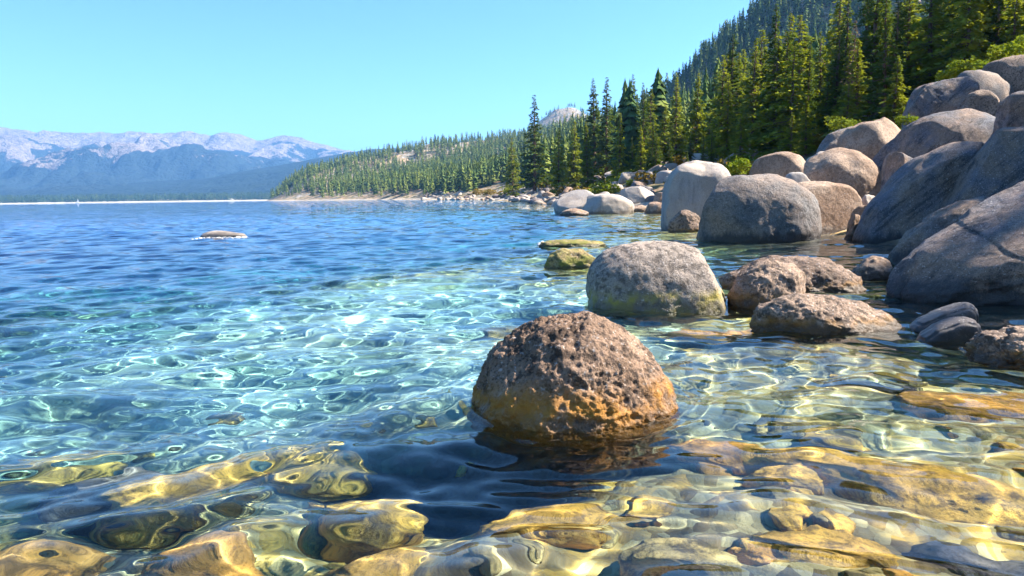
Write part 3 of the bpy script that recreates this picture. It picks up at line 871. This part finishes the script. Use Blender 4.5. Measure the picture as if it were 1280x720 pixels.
tree_px(667, 118, 230, 1, 'tall dark conifer standing clear above its neighbours left of the twin spires', 1.25)
tree_px(744, 97, 190, 3, 'left one of the two tallest dark conifer spires against the sky', 1.2)
tree_px(758, 96, 186, 1, 'right one of the two tallest dark conifer spires against the sky', 1.1)
tree_px(790, 93, 175, 3, 'slender dark conifer breaking the skyline right of the twin spires', 1.1)
tree_px(698, 160, 190, 4, 'yellow-green conifer on the shore left of the twin spires', 1.1)
tree_px(716, 150, 170, 0, 'bright green pointed conifer on the shore just left of the twin spires', 1.2)
tree_px(640, 172, 250, 2, 'broad green conifer left of the tall lone one on the shore')
tree_px(735, 152, 150, 4, 'narrow bright conifer standing in front of the twin spires')
tree_px(775, 140, 140, 0, 'yellow-green conifer below the slender one on the skyline')
tree_px(812, 110, 140, 2, 'rounded yellow-green conifer at mid slope above the pale boxy boulder')
tree_px(845, 95, 125, 0, 'sunlit green conifer above the tall domed boulder')
tree_px(872, 92, 112, 4, 'slim green conifer above the left side of the huge squarish boulder')
tree_px(905, 68, 100, 2, 'bushy green conifer left of the tallest sunlit one')
tree_px(943, 45, 92, 0, 'sunlit conifer next to and left of the tallest sunlit one', 1.05)
tree_px(986, 14, 80, 0, 'tallest sunlit yellow-green conifer, its tip against the hill', 1.15)
tree_px(1030, 38, 84, 2, 'green conifer directly right of the tallest sunlit one', 1.0)
tree_px(1062, -8, 76, 1, 'dark conifer above the long dark-stained boulder', 1.1)
tree_px(1098, -60, 68, 3, 'very tall dark conifer cut by the top edge above the tan-faced boulder', 1.3)
tree_px(1132, -30, 72, 1, 'dark dense conifer cut by the top edge above the round stained boulder', 1.2)
tree_px(1172, -70, 62, 0, 'sunlit green conifer with layered boughs, cut by the top edge', 1.2)
tree_px(1212, -90, 66, 3, 'dark conifer cut by the top edge, second from the right edge', 1.3)
tree_px(1256, -60, 58, 1, 'dark conifer at the top right corner above the bright green bushes', 1.2)
tree_px(1010, 120, 62, 4, 'young green conifer at the foot of the tallest sunlit one', 1.3)
tree_px(928, 140, 70, 4, 'young yellow-green conifer behind the tall domed boulder', 1.4)
tree_px(1060, 100, 55, 2, 'short bushy conifer in front of the dark one', 1.2)
tree_px(1120, 70, 52, 4, 'short green conifer behind the tan-faced boulder', 1.4)
tree_px(992, 50, 68, 2, 'leafy green conifer crowding the front of the tallest sunlit one', 1.2)

cand = []
r3 = random.Random(9)
pos_f = []
# candidate positions over the land; nearest become individuals
N = 110000
rr_ = np.random.RandomState(3)
Yc_ = 55 * (3200 / 55) ** (rr_.rand(N) ** .75)
Xc_ = rr_.uniform(-.55, .9, N) * Yc_
s_c = shore_s(Xc_, Yc_)
Zc_ = height(Xc_, Yc_)
dens = .55 + .5 * fbm(Xc_ * .01, Yc_ * .01, 0 * Xc_, 90, 3)
keep = (s_c > np.where(Yc_ < 60, 16, np.where(Yc_ < 200, 13, 14)) ) & (dens > np.where(Yc_ > 420, .02, .24) + .15 * (s_c < 40) * (Yc_ > 120))
keep &= ~((Yc_ > 420) & (s_c < 30) & (rr_.rand(N) < .8))
keep &= ~((Yc_ > 72) & (Yc_ < 165) & (s_c < 34) & (rr_.rand(N) < .95))
keep &= ~((Yc_ >= 165) & (Yc_ < 460) & (s_c < 24) & (rr_.rand(N) < .96))
# thin with a minimum spacing on a grid
cell = {}
sel = []
for i in np.nonzero(keep)[0]:
    sp_ = 4.3 if Yc_[i] < 200 else (5.0 if Yc_[i] < 800 else 7.5)
    key = (int(Xc_[i] // sp_), int(Yc_[i] // sp_), sp_)
    if key in cell: continue
    if any(abs(Xc_[i] - a) < 2.5 and abs(Yc_[i] - b) < 2.5 for a, b in taken): continue
    cell[key] = 1; sel.append(i)
sel.sort(key=lambda i: Yc_[i])
# keep only what the picture can show: within the view cone with a margin
sel = [i for i in sel if -.80 < Xc_[i] / Yc_[i] < .80]
near = []; farl = []
for i in sel:
    (near if len(near) < 262 and (Yc_[i] < 330) else farl).append(i)
# individual trees: the nearest
for i in near:
    hh_ = r3.uniform(6, 18) if Yc_[i] < 200 else r3.uniform(12, 20)
    if s_c[i] < 14: hh_ *= .5
    if Xc_[i] / Yc_[i] < .30 and Yc_[i] < 130: hh_ *= .55
    place_tree(Xc_[i], Yc_[i], hh_, r3.choice([0, 0, 1, 2, 2, 3, 4, 0, 1, 2, 3, 4, 2, 1, 0, 5]), 'green conifer among the many on the wooded slope behind the shore boulders', 'conifers on the wooded slope', z=float(Zc_[i]), wide=r3.uniform(.8, 1.5))

for x, y, h_, k in [(24, 8, 13, 2), (24.5, 10.5, 13, 0), (25, 12.5, 13, 1), (27, 15, 14, 2), (28, 18, 14, 2), (25, 6, 12, 2), (27, 9.5, 15, 2), (27, 12, 15, 0), (30, 20, 15, 1), (26, 16.5, 13, 2), (37, 32, 12, 2), (40, 38, 14, 1)]:  # out-of-view trees added and sized to throw shade on the right-hand boulders
    place_tree(x, y, h_, k, 'unseen conifer added beyond the right edge to shade the shore boulders', 'conifers on the wooded slope', wide=1.5)
for e, hh_, used in roots:      # the patterns themselves are not kept
    for ch in list(e.children): bpy.data.objects.remove(ch)
    bpy.data.objects.remove(e)


# the rest of the forest: low tree shapes merged into one mesh
def far_tree(seed, tiers, seg):
    r = np.random.RandomState(seed); V = []; Fc = []
    for k in range(tiers):
        t = .1 + .9 * k / tiers
        R0 = .16 * (1 - t) ** .8 + .012
        for j in range(seg):
            a = r.rand() * 6.28; L = R0 * r.uniform(.6, 1.25); da = .45
            z0 = t + r.uniform(-.02, .02)
            i = len(V)
            V += [(0, 0, z0 + .07), (math.cos(a - da) * L * .8, math.sin(a - da) * L * .8, z0 - .01), (math.cos(a) * L, math.sin(a) * L, z0 - .05 * r.rand()), (math.cos(a + da) * L * .8, math.sin(a + da) * L * .8, z0 - .01)]
            Fc.append((i, i + 1, i + 2, i + 3))
    return np.array(V), np.array(Fc)


FT = [far_tree(700 + k, 13, 6) for k in range(6)]
FTM = [far_tree(740 + k, 30, 10) for k in range(5)]
FT2 = [far_tree(720 + k, 5, 4) for k in range(4)]


def merge_forest(name, idx, X, Y, Z, hmin, hmax, protos_, mat, label, seed, wmul=1.0):
    r = np.random.RandomState(seed); Vs = []; Fs = []; off = 0
    for i in idx:
        v, f = protos_[r.randint(len(protos_))]
        h = r.uniform(hmin, hmax); a = r.rand() * 6.28; w = r.uniform(.65, 1.5) * wmul
        ca, sa = math.cos(a) * h * w, math.sin(a) * h * w
        q = np.empty_like(v); q[:, 0] = v[:, 0] * ca - v[:, 1] * sa + X[i]; q[:, 1] = v[:, 0] * sa + v[:, 1] * ca + Y[i]; q[:, 2] = v[:, 2] * h + Z[i] - .3
        Vs.append(q); Fs.append(f + off); off += len(v)
    o = link(name, mesh_np(name, np.vstack(Vs), np.vstack(Fs), smooth=False), mat)
    return tag(o, label, 'forest', kind='stuff')


def forestmat(name, a, b, c, sc1):
    m = NT(name)
    col = m.mix(m.step(m.noise(m.pos, sc1, 2, .5), .42, .58), a, b)
    col = m.mix(m.math('MULTIPLY', m.step(m.noise(m.pos, sc1 * .3, 3, .6), .5, .62), .7), col, c)
    m.principled(col, .95, .05)
    return m.m


M['forest'] = forestmat('distant_conifers', c4(.08, .12, .03), c4(.17, .20, .045), c4(.04, .08, .03), .12)
M['forest_far'] = forestmat('far_conifers', c4(.03, .06, .025), c4(.06, .09, .03), c4(.02, .045, .02), .03)
fr = [i for i in farl if Zc_[i] > 1]
print('near trees', len(near), 'forest', len(fr))
fm = [i for i in fr if Yc_[i] < 420]; fr = [i for i in fr if Yc_[i] >= 420]
merge_forest('forest', fm, Xc_, Yc_, Zc_, 7, 21, FTM, M['forest'], 'conifer forest on the slope behind the nearer trees', 34, 1.1)
merge_forest('forest', fr, Xc_, Yc_, Zc_, 7, 23, FT, M['forest'], 'distant conifer forest covering the hillside', 33, 1.15)
# tree line along the far shore
nf = 6500
fx = rr_.uniform(-4200, 700, nf); ft = 22 + 420 * rr_.rand(nf) ** 2.0
fy = 3150 + 0.02 * (fx + 2000) + 25 * np.sin(fx * .002) + ft
fz = np.interp(ft, [0, 12, 30, 60, 200, 700, 2200], [-.4, 1.4, 2.6, 3.2, 6, 14, 30])
merge_forest('treeline', range(nf), fx, fy, fz, 24, 42, FT2, M['forest_far'], 'line of conifers behind the far beach', 35, 1.2)


# ------------------------------------------------------------------ bushes
def bush(seed, n=520):
    r = np.random.RandomState(seed); V = []; Fc = []
    cl = [(r.uniform(-.6, .6), r.uniform(-.6, .6), r.uniform(.2, .75), r.uniform(.3, .5)) for _ in range(7)]
    for k in range(n):
        cx, cy, cz, cr = cl[r.randint(7)]
        d = r.randn(3); d /= np.linalg.norm(d); p_ = np.array([cx, cy, cz]) + d * cr * r.uniform(.7, 1.05)
        if p_[2] < 0: continue
        a = r.randn(3); a /= np.linalg.norm(a); b = np.cross(a, d + .3 * r.randn(3)); b /= np.linalg.norm(b) + 1e-6
        s_ = r.uniform(.07, .13); i = len(V)
        V += [tuple(p_ - a * s_), tuple(p_ + b * s_ * .6), tuple(p_ + a * s_), tuple(p_ - b * s_ * .6)]; Fc.append((i, i + 1, i + 2, i + 3))
    return mesh_np('bush', V, Fc, smooth=False)


BU = [bush(800 + k) for k in range(6)]
for k, b in enumerate(BU): b.materials.append(M[['bush', 'bush_dry', 'bush', 'bush_dry', 'needle', 'bush']][k] if False else M[['bush', 'bush_dry', 'bush', 'bush_dry', 'needle', 'bush'][k]])


def put_bush(x, y, s_, k, lab, grp, z=None):
    o = link('bush', BU[k]); o.location = (x, y, (H(x, y) if z is None else z) - .05 * s_)
    o.scale = (s_ * random.uniform(1, 1.3), s_, s_ * random.uniform(.7, .95)); o.rotation_euler = (0, 0, random.uniform(0, 6.28))
    tag(o, lab, 'bush', grp)


for k in range(140):
    Y = 60 * (480 / 60) ** r3.random(); x = float(np.interp(Y, SY, SX)) + r3.uniform(4, 26) * (1 + Y / 300)
    put_bush(x, Y, r3.uniform(.8, 1.9) * (1 + Y / 300), r3.choice([0, 1, 1, 3, 4, 5]), 'low green or rusty bush near the waterline below the conifers', 'bushes along the distant shore')
for px, py, Y, s_, k, lab in [(1255, 62, 44, 1.3, 0, 'bright green bush in the top right corner'), (1215, 82, 47, 1.2, 2, 'bright green bush above the pale-topped boulder'),
                              (1275, 50, 46, 1.5, 5, 'large bright green bush cut by the right edge'), (1185, 92, 48, 1.0, 0, 'low bright green bush behind the round stained boulder'),
                              (1136, 148, 36, .55, 2, 'small yellow-green bush wedged between tan-faced and round stained boulders'), (1050, 150, 44, 1.0, 4, 'green bush under the conifers beside the dark-stained boulder'),
                              (920, 205, 45, 1.1, 2, 'green bush behind the tall domed boulder'), (895, 215, 50, 1.0, 4, 'dark green bush left of the angular pale boulder')]:
    q = pt(px, py, Y)
    put_bush(q.x, Y, s_, k, lab, None, z=q.z - .5 * s_)

# ------------------------------------------------------------------ sailboat far off, breaking wave
q = pt(97, 250, 2300)
m = NT('white_sail'); m.principled(c4(.85, .83, .8), .6, .2); M['sail'] = m.m
sb = empty('sailboat', (q.x, q.y, 0), .5)
tag(sb, 'tiny white sailboat near the far shore', 'sailboat')
bm = bmesh.new()
secs = []
for t, w in ((-4.6, 1.0), (-2.5, 1.5), (0, 1.6), (2.5, 1.2), (5, .05)):
    secs.append([bm.verts.new(c) for c in ((t, -w, 1.1), (t, -w * .6, -.3), (t, 0, -.7), (t, w * .6, -.3), (t, w, 1.1))])
for a, b in zip(secs[:-1], secs[1:]):
    for j in range(4): bm.faces.new((a[j], a[j + 1], b[j + 1], b[j]))
    bm.faces.new((a[4], a[0], b[0], b[4]))
bm.faces.new(secs[0])
me = bpy.data.meshes.new('hull'); bm.to_mesh(me); bm.free(); link('hull', me, M['sail'], sb)
bm = bmesh.new(); bmesh.ops.create_cone(bm, cap_ends=True, segments=8, radius1=.12, radius2=.07, depth=13, matrix=Matrix.Translation((0.6, 0, 7.2)))
me = bpy.data.meshes.new('mast'); bm.to_mesh(me); bm.free(); link('mast', me, M['sail'], sb)
for nm, tri in (('mainsail', [(.5, 0, 1.8), (-4.2, .5, 2.0), (-1.2, .35, 7), (.5, 0, 13.4)]), ('jib', [(.8, 0, 12), (4.6, .0, 1.4), (2.6, .5, 4), (.9, .3, 1.8)])):
    bm = bmesh.new(); vs = [bm.verts.new(c) for c in tri]; f = bm.faces.new(vs)
    ex = bmesh.ops.solidify(bm, geom=[f], thickness=.05)
    me = bpy.data.meshes.new(nm); bm.to_mesh(me); bm.free(); link(nm, me, M['sail'], sb)

m = NT('white_foam'); m.principled(c4(.62, .60, .56), .6, .3); M['foam'] = m.m


def foam(label, px0, px1, py, h, n, seed, name='breaking_wave', cat='splash', dep=.35, smin=.015, smax=.05):
    r = np.random.RandomState(seed); V0, F0 = ico(2); Vs = []; Fs = []; off = 0
    Y = ydist((px0 + px1) / 2, py); a = pt(px0, py, Y); b = pt(px1, py, Y); cx = (a.x + b.x) / 2
    for k in range(n):
        t = r.rand(); x = a.x + (b.x - a.x) * t - cx; y = r.randn() * dep
        e = math.sin(math.pi * t) ** .7 * (.6 + .4 * math.sin(t * 17 + seed))
        z = abs(r.rand() ** 2.2) * h * e; s_ = r.uniform(smin, smax) * (1.5 if z < h * .3 else .8)
        v = V0 * np.array([s_ * r.uniform(1, 2.2), s_ * r.uniform(.8, 1.6), s_ * r.uniform(.4, .9)]) * (1 + .25 * vnoise(V0[:, 0] * 2 + k, V0[:, 1] * 2, V0[:, 2] * 2, seed))[:, None]
        Vs.append(v + [x, y, z]); Fs.append(F0 + off); off += len(V0)
    o = link(name, mesh_np(name, np.vstack(Vs), np.vstack(Fs)), M['foam'], loc=(cx, Y, .0))
    return tag(o, label, cat, kind='stuff')


foam('white splash where a wave breaks over a hidden rock in open water', 250, 309, 297, .06, 170, 5, smin=.008, smax=.026, dep=.35)
boulder('low brown rock awash under the white splash in open water', 250, 308, 288, 297, 'pale', 131, dr=.5, sub=4, p=2.2, lump=.1, rough=.008, cuts=1, bury=.3)
foam('thin white foam washing over the pale yellowish rock', 674, 735, 305, .07, 330, 6, smin=.012, smax=.04, dep=.3)

# ------------------------------------------------------------------ haze
m = NT('haze_air')
pv = m.n('ShaderNodeVolumePrincipled'); pv.inputs['Color'].default_value = (.20, .50, 1, 1); pv.inputs['Density'].default_value = .85e-4; pv.inputs['Anisotropy'].default_value = .2
m.t.links.new(pv.outputs[0], m.out.inputs[1])
bm = bmesh.new(); bmesh.ops.create_cube(bm, size=1)
me = bpy.data.meshes.new('haze'); bm.to_mesh(me); bm.free()
hzb = link('haze', me, m.m, loc=(0, 3000, 490)); hzb.scale = (40000, 26000, 1020 + 40)
hzb['kind'] = 'stuff'; tag(hzb, 'thin blue air between the shore and the far mountains', 'haze')

# ------------------------------------------------------------------ light
AZ, EL = R(86), R(42)
w = bpy.data.worlds.new('World'); sc.world = w; w.use_nodes = True
nt = w.node_tree; bg = nt.nodes['Background']
sky = nt.nodes.new('ShaderNodeTexSky'); sky.sky_type = 'NISHITA'; sky.sun_disc = False
sky.sun_elevation = EL; sky.sun_rotation = AZ; sky.altitude = 1900; sky.dust_density = .3; sky.air_density = 1.0; sky.ozone_density = 4.0
mxs = nt.nodes.new('ShaderNodeMix'); mxs.data_type = 'RGBA'; mxs.blend_type = 'MULTIPLY'; mxs.inputs[0].default_value = 1; mxs.inputs[7].default_value = (.98, 1.05, 1.06, 1)
nt.links.new(sky.outputs[0], mxs.inputs[6]); hs = nt.nodes.new('ShaderNodeHueSaturation'); hs.inputs['Saturation'].default_value = 1.1; nt.links.new(mxs.outputs[2], hs.inputs['Color']); nt.links.new(hs.outputs[0], bg.inputs[0]); bg.inputs[1].default_value = .072
L = bpy.data.lights.new('sun', 'SUN'); L.energy = 5.0; L.angle = R(.5); L.color = (1, .93, .82)
so = bpy.data.objects.new('sun', L); COL.objects.link(so)
d = Vector((math.sin(AZ) * math.cos(EL), math.cos(AZ) * math.cos(EL), math.sin(EL)))
so.rotation_euler = d.to_track_quat('Z', 'Y').to_euler()
L.cycles.is_caustics_light = True

vs = sc.view_settings
vs.view_transform = 'Standard'; vs.look = 'None'; vs.exposure = 2.05; vs.gamma = 1
cy = sc.cycles
cy.use_denoising = True
cy.max_bounces = 6; cy.diffuse_bounces = 2; cy.glossy_bounces = 2; cy.transmission_bounces = 4; cy.transparent_max_bounces = 8; cy.volume_bounces = 0
cy.caustics_refractive = True; cy.caustics_reflective = False
cy.volume_max_steps = 48
cy.use_adaptive_sampling = True; cy.adaptive_threshold = .02
cy.sample_clamp_indirect = 8
